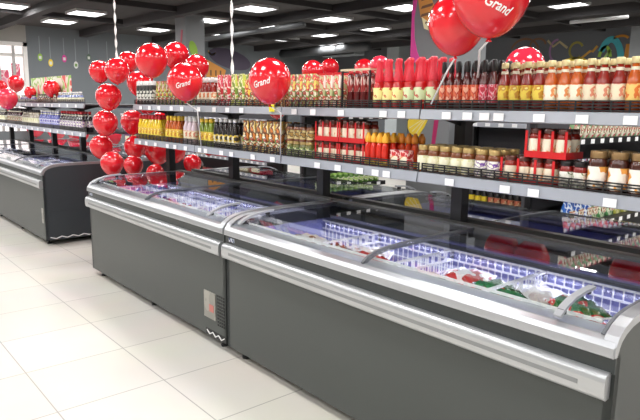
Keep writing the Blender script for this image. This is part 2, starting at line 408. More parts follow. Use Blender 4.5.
# ---------------------------------------------------------------- shelving above freezers
lip_m = mat('shelf_lip', (166,170,178), .35, .2); lipw = mat('shelf_lip_light', (196,198,204), .35)
guard_m = mat('guard_wire', (34,30,30), .4)
def make_rack(L=1.25):
    t = thing('shelf_rack', (0,0,0), 'x', 'shelf rack')
    for z, lip in ((1.585, .050), (1.245, .052)):
        sh = MB().box(.004, L-.004, .012, .355, z-.022, z-.004).box(.004, L-.004, .425, .77, z-.022, z-.004).build('shelf', mat('shelf_dark', (40,38,40), .5), t)
        MB().prismx([(0, z-lip), (-.012, z-lip+.004), (-.004, z+.004), (.012, z+.006), (.012, z-.02)], .005, L-.005).build('price_lip', lip_m, sh)
        MB().prismx([(.782, z-lip), (.794, z-lip+.004), (.786, z+.004), (.770, z+.006), (.770, z-.02)], .005, L-.005).build('price_lip', lip_m, sh)
        g = MB()
        for zz_ in (.012, .026, .040, .052): g.bar((.01, .016, z+zz_), (L-.01, .016, z+zz_), .0065)
        for k in range(17): x = .012+(L-.024)*k/16; g.bar((x, .016, z), (x, .016, z+.055), .006)
        g.build('wire_guard', guard_m, sh)
        MB().prismx([(.36, z-.024), (.36, z-.09), (.10, z-.03), (.10, z-.024)], -.002, .002).prismx([(.42, z-.024), (.42, z-.09), (.68, z-.03), (.68, z-.024)], -.002, .002).build('bracket', black, sh)
    MB().box(-.038, .038, .355, .425, 0, 1.60).build('post', black, t)
    MB().box(-.05, .05, .35, .43, .0, .02).build('post_foot', black, t)
    return t
rkK = Kind(make_rack, 'shelf rack')
rl = ['two-tier shelf rack module above the freezers, leftmost beside the balloon column', 'two-tier shelf rack module above the freezers, behind the middle script balloon', 'two-tier shelf rack module above the freezers with red-capped ketchup', 'two-tier shelf rack module above the nearest freezer with cream-capped sauces']
for k in range(4): rkK.put(-5.905+k*1.25, 2.55, 0, rl[k], 'two-tier shelf racks above the freezers')
rkK.put(-.905, 2.55, 0, 'two-tier shelf rack module past the right end of the nearest freezer', 'two-tier shelf racks above the freezers')
rl2 = ['dark two-tier shelf rack at the left frame edge', 'dark two-tier shelf rack over the left freezers, second from the frame edge', 'dark two-tier shelf rack behind the pale picture board', 'dark two-tier shelf rack directly left of the balloon column']
for k in range(4): rkK.put(-12.35+k*1.26, 2.55, 0, rl2[k], 'two-tier shelf racks above the left freezers')

tagK = Kind(lambda: tag(MB().box(-.028, .028, -.0025, 0, 0, .036).build('price_tag', mat('tag_white', (244,244,244), .5)), 'x', 'price tag'), 'price tag')
def tags(xs, z, l, y=2.535):
    for i, x in enumerate(xs): tagK.put(x, y, z, l+', '+nth(i, len(xs)), l.replace('tag', 'tags'))
tags([-5.7,-5.5,-5.3,-5.05,-4.85,-4.55,-4.3,-4.1,-3.9,-3.25,-3.05,-2.78,-2.42,-2.28,-1.97,-1.84,-1.74,-1.66,-1.45,-1.25,-1.05], 1.542, 'white price tag on upper shelf edge')
tags([-5.75,-5.6,-5.4,-5.15,-5.0,-4.8,-4.55,-4.45,-4.2,-4.05,-3.75,-3.5,-3.0,-2.8,-2.6,-2.47,-2.38,-1.93,-1.6,-1.45,-1.1], 1.199, 'white price tag on lower shelf edge')
tags([-11.9+i*.31 for i in range(15)], 1.542, 'white price tag on the upper shelf over the left freezers')
tags([-11.8+i*.29 for i in range(16)], 1.199, 'white price tag on the lower shelf over the left freezers')
ytag = tag(MB().box(-.03, .03, -.004, 0, 0, .06).build('price_tag', mat('tag_yellow', (240,226,40), .5)), 'yellow price tag on the upper shelf below the middle script balloon', 'price tag'); ytag.location = (-3.50, 2.53, 1.555)

# ---------------------------------------------------------------- products
def bottle(name, prof, body, cap=None, capm=None, lab_=None, labm=None, n=14, extra=None):
    def mk():
        t = thing(name, (0,0,0), 'x', 'bottle')
        MB().lathe(prof, n).build('body', body, t)
        if cap: MB().lathe(cap, n).build('cap', capm, t)
        if lab_:
            z0, z1, r = lab_; MB().lathe([(r, z0), (r, z1)], n, cap=False).build('label', labm, t)
        if extra: extra(t)
        return t
    return mk
def sauce(body, labm, capm, h=.235, r=.0285):
    s = h/.215
    return bottle('sauce_bottle', [(r*.9,0),(r,.006),(r,.118*s),(r*.88,.140*s),(.016,.165*s),(.014,.19*s)], body, [(.0165,.19*s),(.0175,.194*s),(.0175,.212*s),(.015,.215*s)], capm, (.052*s,.116*s,r+.0006), labm,
                  extra=lambda t: MB().lathe([(.0172,.166*s),(.0162,.178*s)], 12, cap=False).build('neck_label', mat('neck_label', (226,220,196), .5), t))
G = lambda n, c, co=.6: mat(n, c, .12, coat=co)
cream = mat('cap_cream', (216,202,150), .35, .2); gold = mat('lid_gold', (196,168,110), .3, .5); blk = mat('cap_black', (26,22,22), .35); redcap = mat('cap_red', (196,38,48), .35)
lab_yel = noisy('label_yellow', [(240,214,84), (206,150,50), (248,236,160)], 30, .5, pos=[0,.52,.62])
lab_wht = noisy('label_white', [(246,240,216), (232,150,90), (246,236,200)], 26, .5, pos=[0,.52,.60])
lab_pnk = noisy('label_pink', [(240,226,196), (222,140,110), (246,236,206)], 26, .5, pos=[0,.52,.60])
lab_org = noisy('label_orange', [(242,204,120), (226,120,50), (246,226,170)], 26, .5, pos=[0,.5,.6])
lab_grn = noisy('label_green_tomato', [(196,212,160), (188,40,36), (214,226,180)], 32, .5, pos=[0,.36,.45])
lab_yt = noisy('label_yellow_tomato', [(238,222,120), (200,60,40), (246,234,160)], 32, .5, pos=[0,.36,.44])
lab_crm = noisy('label_cream', [(240,236,206), (222,220,170), (250,246,228)], 20, .5, pos=[0,.5,.56])
lab_purp = noisy('label_purple', [(238,234,220), (110,60,150), (240,236,224)], 34, .5, pos=[0,.47,.55])
lab_mini = noisy('label_mixed', [(222,214,190), (180,60,50), (90,120,60), (236,230,214)], 40, .5)
redsauce = G('sauce_red', (140,30,16)); orsauce = G('sauce_orange', (190,88,22)); dksauce = G('sauce_darkred', (112,26,18)); brownj = G('jar_brown', (120,66,34)); dkbr = G('jar_darkbrown', (70,32,22)); yelsauce = G('sauce_yellow', (232,196,44)); grnsauce = G('sauce_green', (120,140,40))
def jar(body, labm, capm, h=.15, r=.036, name='jar'):
    s = h/.15
    return bottle(name, [(r*.9,0),(r,.006),(r,.108*s),(r*.9,.120*s),(r*.8,.126*s)], body, [(r*.86,.124*s),(r*.88,.128*s),(r*.88,.146*s),(r*.82,.15*s)], capm, (.02*s,.096*s,r+.0006), labm)
def ketchup(labm):
    return bottle('ketchup_bottle', [(.032,0),(.0355,.008),(.036,.09),(.034,.13),(.030,.15),(.027,.165)], G('ketchup_red', (190,26,26), .3),
                  [(.0275,.163),(.0285,.168),(.024,.20),(.0195,.235),(.0175,.262),(.0205,.272),(.0205,.284),(.014,.29)], mat('ketchup_cap', (216,50,66), .35), (.042,.128,.0368), labm)
def darkcap(labm):
    return bottle('sauce_bottle', [(.021,0),(.0235,.006),(.0235,.145),(.018,.168),(.0115,.19),(.011,.215)], G('sauce_chilli', (84,24,20)), [(.0125,.198),(.0135,.203),(.0135,.25),(.011,.255)], blk, (.045,.135,.0241), labm)
def pouch(m, h=.21, w_=.075, d=.035, m2=None):
    def mk():
        t = thing('food_pouch', (0,0,0), 'x', 'pouch')
        b = MB(); rows = [(0,1,.9),(.05,1,1),(.4,1,.9),(.75,.96,.5),(.93,.9,.12),(1,.92,.06)]; vs = []; n = 12
        for (tt, a, c) in rows:
            for i in range(n):
                th = 2*PI*i/n; cx, sy = math.cos(th), math.sin(th)
                vs.append((math.copysign(abs(cx)**.6, cx)*w_/2*a, math.copysign(abs(sy)**.8, sy)*d/2*c, h*tt))
        fs = [(k*n+i, k*n+(i+1) % n, (k+1)*n+(i+1) % n, (k+1)*n+i) for k in range(5) for i in range(n)] + [tuple(range(n-1,-1,-1)), tuple(5*n+i for i in range(n))]
        b.add(vs, fs, True).build('pack', m, t)
        MB().box(-w_*.44, w_*.44, -.0025, .0025, h*.955, h*1.02).build('seal', m2 or m, t)
        if w_ > .06: 
            MB().box(-w_*.3, w_*.3, -d/2-.0012, -d/2*.86, h*.22, h*.55).build('picture_panel', lab_mini, t)
        return t
    return mk
def carton(m, wx, dy, h, labm=None):
    def mk():
        t = thing('food_box', (0,0,0), 'x', 'box')
        MB().box(-wx/2, wx/2, -dy/2, dy/2, 0, h).build('box', m, t, .002)
        if labm: MB().box(-wx*.38, wx*.38, -dy/2-.0008, -dy/2, h*.2, h*.7).build('label', labm, t)
        MB().box(-wx/2+.004, wx/2-.004, -dy/2+.006, -dy/2+.010, h-.0005, h+.0008).build('flap_seam', black, t)
        return t
    return mk
def run(K, x0, x1, dx, z, label, group, rows=3, y=2.605, dy=.078, jit=.003):
    n = max(1, int((x1-x0)/dx+.01)+1)
    for r in range(rows):
        for i in range(n):
            sfx = (', '+nth(i, n) if n > 1 else '') + (', '+ROW[r] if rows > 1 else '')
            full = label+sfx
            if len(full.split()) > 16: print('LONG', len(full.split()), full)
            K.put(x0+i*dx+random.uniform(-jit, jit), y+r*dy+random.uniform(-jit, jit), z, full, group)
ZU, ZL = 1.5815, 1.2415
B = 'bottle'
# --- upper shelf, left to right
K = Kind(jar(mat('can_dark', (40,42,40), .3), noisy('label_bw', [(232,232,226), (40,44,40), (225,225,215)], 26, .5), mat('lid_white', (232,232,230), .4), .235, .033, 'jar'), 'jar')
run(K, -5.86, -5.55, .075, ZU, 'tall dark jar with black and white label', 'black and white labelled jars', 2)
K = Kind(pouch(noisy('pouch_multi', [(222,214,190), (196,60,60), (110,150,70), (232,200,90)], 24, .35), .225), 'pouch')
run(K, -5.45, -4.72, .085, ZU, 'multicoloured pouch behind the left script balloon', 'multicoloured pouches on the upper shelf', 2)
K = Kind(bottle('sauce_bottle', [(.027,0),(.03,.006),(.03,.13),(.02,.17),(.014,.20)], redsauce, [(.017,.2),(.017,.235),(.013,.24)], mat('cap_white', (230,228,224), .4), (.035,.12,.0306), lab_wht), B)
run(K, -4.64, -4.40, .066, ZU, 'white-capped red bottle right of left script balloon', 'white-capped red sauce bottles', 3)
K = Kind(pouch(noisy('pouch_pinkred', [(214,70,90), (240,220,214), (200,40,50)], 20, .35), .25, .09), 'pouch')
run(K, -4.31, -4.20, .095, ZU, 'pink and red round-topped pouch on the upper shelf', 'pink and red pouches', 2)
K = Kind(pouch(noisy('pouch_green', [(196,206,80), (238,232,190), (120,150,50)], 20, .35), .25, .09), 'pouch')
run(K, -4.10, -4.0, .095, ZU, 'yellow-green pouch on the upper shelf', 'yellow-green pouches', 2)
K = Kind(pouch(noisy('pouch_orange', [(230,150,60), (240,220,170), (190,70,40), (246,210,90)], 22, .35), .205, .07), 'pouch')
run(K, -3.92, -3.50, .08, ZU, 'orange and yellow pouch on the upper shelf', 'orange and yellow pouches', 2)
K = Kind(pouch(noisy('pouch_candy', [(238,222,120), (226,70,90), (150,180,90), (244,236,214)], 26, .35), .225, .07), 'pouch')
run(K, -3.36, -3.10, .076, ZU, 'yellow and pink pouch right of middle script balloon', 'yellow, pink and green pouches', 3)
K = Kind(pouch(noisy('pouch_pale', [(240,226,214), (214,90,80), (196,200,150)], 24, .35), .225, .068, m2=red), 'pouch')
run(K, -3.04, -2.86, .074, ZU, 'pale pouch with a red top seal on the upper shelf', 'pale pouches with red seals', 3)
# crate with dark red bottles
tr = thing('display_crate', (-2.70, 2.70, ZU), 'open display frame with pale top edge holding dark red bottles', 'crate')
c = MB()
for x in (-.125, .115):
    for y in (-.125, .115): c.box(x, x+.01, y, y+.01, 0, .238)
c.box(-.125, .125, -.125, .125, 0, .006).build('frame', black, tr)
MB().box(-.13, .13, -.13, -.118, .232, .244).box(-.13, .13, .118, .13, .232, .244).box(-.13, -.118, -.118, .118, .232, .244).box(.118, .13, -.118, .118, .232, .244).build('top_edge', mat('beige_edge', (206,190,160), .5), tr)
K = Kind(bottle('sauce_bottle', [(.022,0),(.024,.006),(.024,.07),(.02,.10),(.018,.20),(.014,.21)], G('sauce_vdark', (96,22,22)), [(.014,.208),(.014,.226)], redcap, (.10,.19,.0205), noisy('label_redwhite', [(150,36,34), (226,200,190), (130,26,24)], 40, .5, stretch=(1,1,.3))), B)
run(K, -2.79, -2.61, .058, ZU+.008, 'slim dark red bottle in the display frame', 'slim dark red bottles in the display frame', 3, y=2.625, dy=.065, jit=.001)
K = Kind(ketchup(lab_yt), B)
run(K, -2.53, -2.37, .08, ZU, 'tall red ketchup bottle with yellow label', 'ketchup bottles with yellow labels', 3, dy=.08)
K = Kind(ketchup(lab_grn), B)
run(K, -2.29, -2.12, .083, ZU, 'tall red ketchup bottle with pale green label', 'ketchup bottles with pale green labels', 3, dy=.08)
K = Kind(darkcap(noisy('label_chilli', [(226,110,70), (196,50,36), (240,180,150)], 60, .5, stretch=(1,1,.5))), B)
run(K, -2.055, -1.85, .050, ZU, 'black-capped chilli bottle with orange-red label', 'black-capped chilli sauce bottles', 4, dy=.066)
K = Kind(darkcap(noisy('label_pinkchilli', [(214,60,86), (236,190,196), (190,36,60)], 60, .5, stretch=(1,1,.5))), B)
run(K, -1.80, -1.745, .052, ZU, 'black-capped slim bottle with pink label', 'black-capped bottles with pink labels', 4, dy=.066)
for x0, n, b, l, d in ((-1.685, 4, redsauce, lab_yel, 'yellow label'), (-1.443, 3, orsauce, lab_wht, 'white label and orange sauce'), (-1.262, 3, redsauce, lab_pnk, 'pink and cream label'), (-1.080, 3, orsauce, lab_org, 'orange label')):
    K = Kind(sauce(b, l, cream), B)
    run(K, x0, x0+(n-1)*.0605+.001, .0605, ZU, 'cream-capped bottle, '+d, 'cream-capped sauce bottles with '+d, 3, y=2.603, dy=.075)
# --- lower shelf, left to right
K = Kind(bottle('sauce_bottle', [(.027,0),(.03,.006),(.03,.15),(.018,.19),(.015,.21)], yelsauce, [(.018,.208),(.018,.242),(.012,.25)], redcap, (.05,.13,.0306), lab_yel), B)
run(K, -5.86, -5.36, .072, ZL, 'yellow bottle with red cap on lower shelf', 'yellow bottles with red caps', 2)
K = Kind(bottle('sauce_bottle', [(.027,0),(.03,.006),(.03,.15),(.018,.19),(.015,.21)], orsauce, [(.018,.208),(.018,.242),(.012,.25)], mat('cap_yellow', (236,196,60), .4), (.05,.13,.0306), lab_yel), B)
run(K, -5.26, -4.98, .072, ZL, 'orange bottle with yellow cap on lower shelf', 'orange bottles with yellow caps', 2)
K = Kind(bottle('sauce_bottle', [(.027,0),(.03,.006),(.03,.15),(.018,.19),(.015,.21)], mat('milky_pink', (226,206,214), .3), [(.018,.208),(.018,.242),(.012,.25)], MATS['cap_white'], (.05,.13,.0306), lab_pnk), B)
run(K, -4.90, -4.70, .072, ZL, 'milky pink bottle with white cap', 'milky pink dressing bottles', 2)
K = Kind(bottle('sauce_bottle', [(.027,0),(.03,.006),(.03,.15),(.018,.19),(.015,.21)], grnsauce, [(.018,.208),(.018,.238)], MATS['cap_yellow'], (.05,.13,.0306), lab_yel), B)
run(K, -4.62, -4.46, .074, ZL, 'green dressing bottle with yellow label', 'green dressing bottles', 2)
K = Kind(bottle('sauce_bottle', [(.026,0),(.029,.006),(.029,.15),(.018,.19),(.015,.22)], mat('bottle_black', (36,30,28), .2, coat=.5), [(.017,.218),(.017,.242)], mat('cap_white', (230,228,224), .4), (.04,.12,.0297), noisy('label_wy', [(232,226,206), (230,200,70), (60,50,44)], 28, .5)), B)
run(K, -4.38, -4.04, .072, ZL, 'dark bottle with white cap on lower shelf', 'dark bottles with white caps', 3)
K = Kind(pouch(noisy('pouch_gold', [(226,180,70), (240,226,180), (110,60,30), (214,130,60)], 20, .35), .235, .075), 'pouch')
run(K, -3.94, -3.50, .085, ZL, 'golden brown pouch on lower shelf', 'golden brown pouches', 3)
# stacked trays
traym = mat('tray_red', (204,24,30), .35)
def make_tray(wx=.24, dy=.16, h=.03):
    def mk():
        t = thing('display_tray', (0,0,0), 'x', 'tray')
        MB().box(-wx/2, wx/2, -dy/2, dy/2, 0, .004).build('base', traym, t)
        MB().box(-wx/2, wx/2, -dy/2, -dy/2+.004, .004, h).box(-wx/2, wx/2, dy/2-.004, dy/2, .004, h).box(-wx/2, -wx/2+.004, -dy/2+.004, dy/2-.004, .004, h).box(wx/2-.004, wx/2, -dy/2+.004, dy/2-.004, .004, h).build('rim', traym, t)
        for k in range(4):
            x = -wx/2+.006+(wx-.012)*k/3
            for yy in (-dy/2+.001,): MB().box(x-.006, x+.006, yy, yy+.003, h, .125).build('divider', traym, t)
        return t
    return mk
K = Kind(jar(G('jar_greenish', (110,110,50)), noisy('label_grn2', [(190,206,110), (240,236,200), (90,120,50)], 34, .5), gold, .115, .032), 'jar')
run(K, -3.37, -3.12, .07, ZL, 'green-labelled jar in lower stack layer', 'green-labelled jars, lower layer', 3)
K2 = Kind(jar(brownj, noisy('label_dkgold', [(180,140,70), (60,40,30), (220,200,140)], 34, .5), blk, .12, .032), 'jar')
run(K2, -3.37, -3.12, .07, ZL+.116, 'dark-lidded jar in upper stack layer', 'dark-lidded jars, upper layer', 3)
jw = Kind(jar(G('adjika_red', (140,34,22)), noisy('label_whred', [(242,228,204), (226,140,80), (246,236,214)], 24, .5, pos=[0,.54,.60]), G('lid_brown', (90,44,34)), .130, .033), 'jar')
jm = Kind(jar(G('adjika_red', (140,34,22)), MATS['label_whred'], MATS['lid_brown'], .130, .0275), 'jar')
def trays(x0, n, dx, z, label, tl, cnt):
    jk = jm if n == 2 else jw
    tk = Kind(make_tray(dx-.008), 'tray')
    for i in range(n):
        cx = x0+(i+.5)*dx
        tk.put(cx, 2.655, z, tl+(', '+('left one','right one')[i] if n > 1 else ''), 'red trays: '+tl)
        for j in range(cnt):
            for r in range(2):
                jk.put(cx-(dx-.008)/2+(j+.5)*(dx-.008)/cnt, 2.615+r*.078, z+.0045, label+', '+nth(i*cnt+j, n*cnt)+', '+ROW[r], 'jars: '+label)
trays(-3.08, 2, .235, ZL, 'red jar in middle lower red trays', 'red cardboard tray at the bottom of the middle jar stack', 4)
trays(-3.08, 2, .235, ZL+.1355, 'red jar in middle upper red trays', 'red cardboard tray on top of the middle jar stack', 4)
sq = lambda body, capm: bottle('squeeze_bottle', [(.019,0),(.0215,.006),(.0215,.11),(.019,.13),(.015,.15)], body, [(.0185,.148),(.021,.153),(.021,.180),(.014,.19),(.009,.205)], capm, (.010,.040,.0222), lab_yel)
K = Kind(sq(G('sauce_redorange', (214,44,28), .3), mat('cap_orange', (242,176,50), .4)), B)
run(K, -2.60, -2.45, .047, ZL, 'red squeeze bottle with orange cap', 'red squeeze bottles with orange caps', 3, dy=.06)
K = Kind(sq(G('sauce_dkorange', (206,70,30), .3), mat('cap_dkorange', (216,130,36), .4)), B)
run(K, -2.41, -2.31, .047, ZL, 'dark orange squeeze bottle with brownish cap', 'dark orange squeeze bottles', 2, y=2.70, dy=.06)
K = Kind(carton(noisy('box_redpink', [(206,50,50), (240,200,190), (180,30,36)], 30, .5), .068, .05, .115, lab_wht), 'box')
run(K, -2.37, -2.25, .072, ZL, 'small red box beside orange-capped bottles', 'small red boxes on the lower shelf', 1)
for x0, n, l, d in ((-2.17, 5, lab_crm, 'plain cream label'), (-1.785, 2, lab_purp, 'purple-marked label')):
    K = Kind(jar(brownj, l, gold, .155, .0355), 'jar'); run(K, x0, x0+(n-1)*.076+.001, .076, ZL, 'gold-lidded brown jar, '+d, 'gold-lidded jars with '+d, 3, y=2.606, dy=.077)
trays(-1.665, 1, .29, ZL, 'red jar in right-hand lower red tray', 'red cardboard tray under the right jar stack', 4)
trays(-1.54, 1, .215, ZL+.1355, 'red jar in right-hand upper red tray', 'red cardboard tray on top of the right jar stack', 3)
K = Kind(jar(G('jar_red2', (130,26,20)), noisy('label_whgreen', [(240,238,226), (90,120,70), (240,240,230)], 30, .5, pos=[0,.56,.60]), blk, .13, .030), 'jar')
run(K, -1.335, -1.27, .064, ZL, 'small red jar with black lid', 'small black-lidded red jars', 2)
K = Kind(jar(dkbr, noisy('label_whorange', [(244,238,226), (230,160,70), (200,50,36)], 22, .5, pos=[0,.54,.66]), mat('lid_bronze', (150,120,80), .35, .5), .185, .040), 'jar')
run(K, -1.195, -.93, .088, ZL, 'large dark jar with gold lid', 'large gold-lidded jars at the right end', 2, dy=.086)
# rear side of the lower shelf
K = Kind(jar(dkbr, lab_pnk, mat('lid_darkred', (110,26,30), .3), .13, .032), 'jar')
run(K, -2.15, -1.5, .085, ZL, 'dark red-lidded jar on rear side of lower shelf', 'dark-lidded jars on the rear side', 1, y=3.08)
# --- shelves over the left freezers
defs = [(-12.2,-11.4,'dark',G('b_dark', (46,36,34)),lab_mini,redcap,.12), (-11.2,-10.3,'brown',brownj,lab_crm,blk,.12), (-10.15,-9.4,'purple-labelled',G('b_purple', (88,70,120)),lab_purp,blk,.12), (-9.25,-8.5,'black-capped',dkbr,lab_mini,blk,.13), (-8.35,-7.5,'pale-labelled',G('b_blueish', (120,130,170)),lab_crm,MATS['cap_white'],.15)]
for x0, x1, d, b, l, cp, h in defs:
    K = Kind(sauce(b, l, cp, h, .036), B)
    run(K, x0, x1, .11, ZU, d+' bottle on upper shelf over left freezers', d+' bottles, upper left shelf', 1)
defs = [(-12.2,-11.2,'white-capped',G('b_dark2', (60,50,46)),lab_crm,MATS['cap_white'],.25), (-11.0,-10.2,'dark wine-coloured',G('b_wine', (60,20,26)),lab_mini,blk,.26), (-10.1,-9.3,'light-coloured',G('b_lightb', (150,140,120)),lab_crm,blk,.24), (-9.2,-8.4,'blue-violet',G('b_viol', (96,100,170)),noisy('label_viol', [(150,150,210), (236,236,244), (90,80,160)], 24, .5),MATS['cap_white'],.25), (-8.3,-7.5,'dark with red cap',G('b_dark3', (44,34,40)),lab_purp,redcap,.25)]
for x0, x1, d, b, l, cp, h in defs:
    K = Kind(sauce(b, l, cp, h, .038), B)
    run(K, x0, x1, .105, ZL, d+' bottle on lower shelf over left freezers', d+' bottles, lower left shelf', 2, dy=.09)
# promotional boards on top of the left shelves
pb = tag(MB().box(-.9, .9, -.006, .006, 0, .37).build('promo_board', noisy('promo_board', [(226,228,206), (150,196,90), (236,214,200), (220,90,80)], 5, .5)), 'pale picture board with green and red print on the left shelf', 'board'); pb.location = (-9.15, 2.72, ZU+.005)

# ---------------------------------------------------------------- gondolas behind
def gondola(name, x0, x1, y0, y1, zs, axis, label):
    t = thing(name, (0,0,0), label, 'shelf rack')
    cx, cy = (x0+x1)/2, (y0+y1)/2
    if axis == 'x': MB().box(x0, x1, y1-.03, y1, 0, max(zs)+.3).build('back_panel', mat('gondola_back', (70,70,74), .6), t)
    else: MB().box(x0, x0+.03, y0, y1, 0, max(zs)+.3).build('back_panel', mat('gondola_back', (70,70,74), .6), t)
    for z in zs:
        s = MB().box(x0, x1, y0, y1-.03, z-.025, z) if axis == 'x' else MB().box(x0+.03, x1, y0, y1, z-.025, z)
        so = s.build('shelf', MATS['shelf_dark'], t)
        lp = MB().box(x0, x1, y0-.012, y0, z-.045, z+.004) if axis == 'x' else MB().box(x1, x1+.012, y0, y1, z-.045, z+.004)
        lp.build('price_lip', black if axis == 'y' else lip_m, so)
        tg = MB(); n = int(((x1-x0) if axis == 'x' else (y1-y0))/.16)
        for i in range(n):
            if axis == 'x': tg.box(x0+.05+i*.16, x0+.11+i*.16, y0-.014, y0-.012, z-.038, z-.003)
            else: tg.box(x1+.012, x1+.014, y0+.05+i*.16, y0+.11+i*.16, z-.038, z-.003)
        tg.build('tag_strip', white, so)
    ends = ((x0, x0+.03), (x1-.03, x1)) if axis == 'x' else ((y0, y0+.03), (y1-.03, y1))
    for a, b in ends:
        (MB().box(a, b, y1-.08, y1-.03, 0, max(zs)+.3) if axis == 'x' else MB().box(x0+.03, x0+.08, a, b, 0, max(zs)+.3)).build('upright', black, t)
    return t
gondola('shelf_rack', -4.12, -2.75, 5.5, 5.9, (.15,.58,.98,1.45), 'x', 'shelf rack with yellow-labelled black bottles beyond the rear freezers')
K = Kind(bottle('sauce_bottle', [(.03,0),(.034,.006),(.034,.09),(.018,.12),(.014,.14)], blk, [(.017,.138),(.017,.158)], blk, (.02,.08,.0347), noisy('label_yelblk', [(236,206,50), (240,220,90), (180,60,40)], 20, .5, pos=[0,.5,.6])), B)
run(K, -4.07, -3.75, .08, .581, 'small black bottle with yellow label beyond rear freezers', 'black bottles with yellow labels, far shelf', 1, y=5.55)
K = Kind(bottle('sauce_bottle', [(.03,0),(.034,.006),(.034,.09),(.018,.12),(.014,.14)], blk, [(.017,.138),(.017,.158)], blk, (.02,.08,.0347), noisy('label_orblk', [(200,110,80), (220,190,150), (160,60,40)], 20, .5)), B)
run(K, -3.66, -2.95, .08, .581, 'small black bottle with orange-brown label beyond rear freezers', 'black bottles with orange-brown labels, far shelf', 1, y=5.55)
gondola('shelf_rack', -2.62, -2.2, 4.4, 7.2, (.2,.70,1.05,1.38), 'y', 'shelf rack running away from the camera at right, beyond the rear freezers')
def near(i, n): return 'nearest' if i == 0 else 'farthest' if i == n-1 else ORD[i].replace('from left', 'nearest')
bagK = {}
def bag(cols, w_=.14, h=.2, d=.09):
    return pouch(noisy('bag_%d_%d_%d' % cols[0], cols, 18, .3), h, w_, d)
for nm, cols, y0, n in (('blue and white', [(50,110,200), (226,232,240), (30,80,170)], 4.55, 3), ('green', [(90,150,90), (220,230,200), (60,110,60)], 4.95, 3), ('yellow-green', [(190,190,90), (226,220,160), (140,150,60)], 5.4, 8)):
    K = Kind(bag(cols), 'bag')
    for i in range(n): K.put(-2.30, y0+i*.15, .701, nm+' snack bag on far shelf at right, '+near(i, n), nm+' snack bags', PI/2)
for nm, cols, z in (('pale', [(226,222,200), (200,70,90), (120,160,110)], 1.381),):
    K = Kind(bag(cols, .075, .17, .06), 'pouch')
    for i in range(22): K.put(-2.27, 4.48+i*.095, z, 'small pale pink pouch on upper far right shelf, '+near(i, 22), 'small pale pouches on the far shelf', PI/2)
K = Kind(bag([(240,236,236), (150,180,220), (220,90,110)], .08, .16, .06), 'pouch')
for i in range(18): K.put(-2.27, 4.5+i*.1, 1.051, 'small white pouch on middle far right shelf, '+near(i, 18), 'small white pouches on the far shelf', PI/2)
gondola('shelf_rack', -5.4, -5.0, 4.3, 5.3, (.2,.72,1.1,1.5), 'y', 'low dark shelf rack with green-topped jars left of the graphic pillar')
K = Kind(jar(G('jar_green', (90,130,60)), noisy('label_green3', [(180,206,120), (236,236,210), (90,130,50)], 30, .5), mat('lid_green', (150,190,90), .4), .13, .036), 'jar')
for i in range(11): K.put(-5.06, 4.36+i*.084, .721, 'green-lidded jar on shelf left of graphic pillar, '+near(i, 11), 'green-lidded jars by the pillar')
for i in range(11): K.put(-5.14, 4.36+i*.084, 1.101, 'green-lidded jar on higher shelf left of graphic pillar, '+near(i, 11), 'green-lidded jars on the higher shelf by the pillar')
gondola('shelf_rack', -13.2, -7.6, 5.4, 5.8, (.2,.72,1.1,1.38), 'x', 'long far shelf rack with red boxes seen under the left shelves')
for z in (.2, .72, 1.1):
    for k, (m, nm) in enumerate(((red, 'red'), (mat('box_pinkred', (206,40,66), .5), 'pinkish red'), (mat('box_beige', (214,196,160), .5), 'beige'), (mat('box_violet', (110,60,110), .5), 'violet'))):
        K = Kind(carton(m, .30, .24, .24, lab_crm), 'box')
        xs = [-13.0+.36*j for j in range(15) if (j*7+int(z*10)) % 4 == k]
        for i, x in enumerate(xs):
            K.put(x, 5.56, z+.001, 'large %s box on %s shelf of the long far rack, %s' % (nm, {.2: 'bottom', .72: 'middle', 1.1: 'top'}[z], nth(i, len(xs))), '%s boxes on the far left rack' % nm)

# ---------------------------------------------------------------- frozen goods
def put_good(o, x, y, z, rz, label, cat): 
    o.location = (x, y, z); o.rotation_euler = (0, 0, rz); return tag(o, label, cat)
def frozen_bag(cols, w_, d, h, scale=14):
    t = thing('frozen_bag', (0,0,0), 'x', 'bag')
    b = MB(); n = 16; vs = []; rows = [(0,.96,.02),(.12,1,.35),(.5,1.0,1.0),(.88,.98,.35),(1,.96,.02)]
    nu, nv = 10, 8
    for j in range(nv+1):
        for i in range(nu+1):
            u, v = i/nu*2-1, j/nv*2-1
            f = (max(0, 1-u*u))**.45*(max(0, 1-v*v))**.45
            vs.append((u*w_/2, v*d/2, h/2+f*h/2*(1+.2*math.sin(i*2.1+j*1.3))))
    o = len(vs)
    for j in range(nv+1):
        for i in range(nu+1):
            u, v = i/nu*2-1, j/nv*2-1
            f = (max(0, 1-u*u))**.45*(max(0, 1-v*v))**.45
            vs.append((u*w_/2, v*d/2, h/2-f*h/2))
    fs = []
    q = lambda i, j: j*(nu+1)+i
    for j in range(nv):
        for i in range(nu):
            fs.append((q(i,j), q(i+1,j), q(i+1,j+1), q(i,j+1))); fs.append((o+q(i,j+1), o+q(i+1,j+1), o+q(i+1,j), o+q(i,j)))
    b.add(vs, fs, True).build('pack', noisy('frozen_%d_%d_%d_%d' % (*cols[0], int(scale)), cols, scale, .25, coat=.4, pos=[0,.54,.62] if len(cols) == 3 else None), t)
    MB().box(-w_/2-.012, -w_/2+.004, -d/2, d/2, h/2-.002, h/2+.002).box(w_/2-.004, w_/2+.012, -d/2, d/2, h/2-.002, h/2+.002).build('seal', white, t)
    return t
WGR = [(236,234,228), (24,110,60), (200,50,46)]
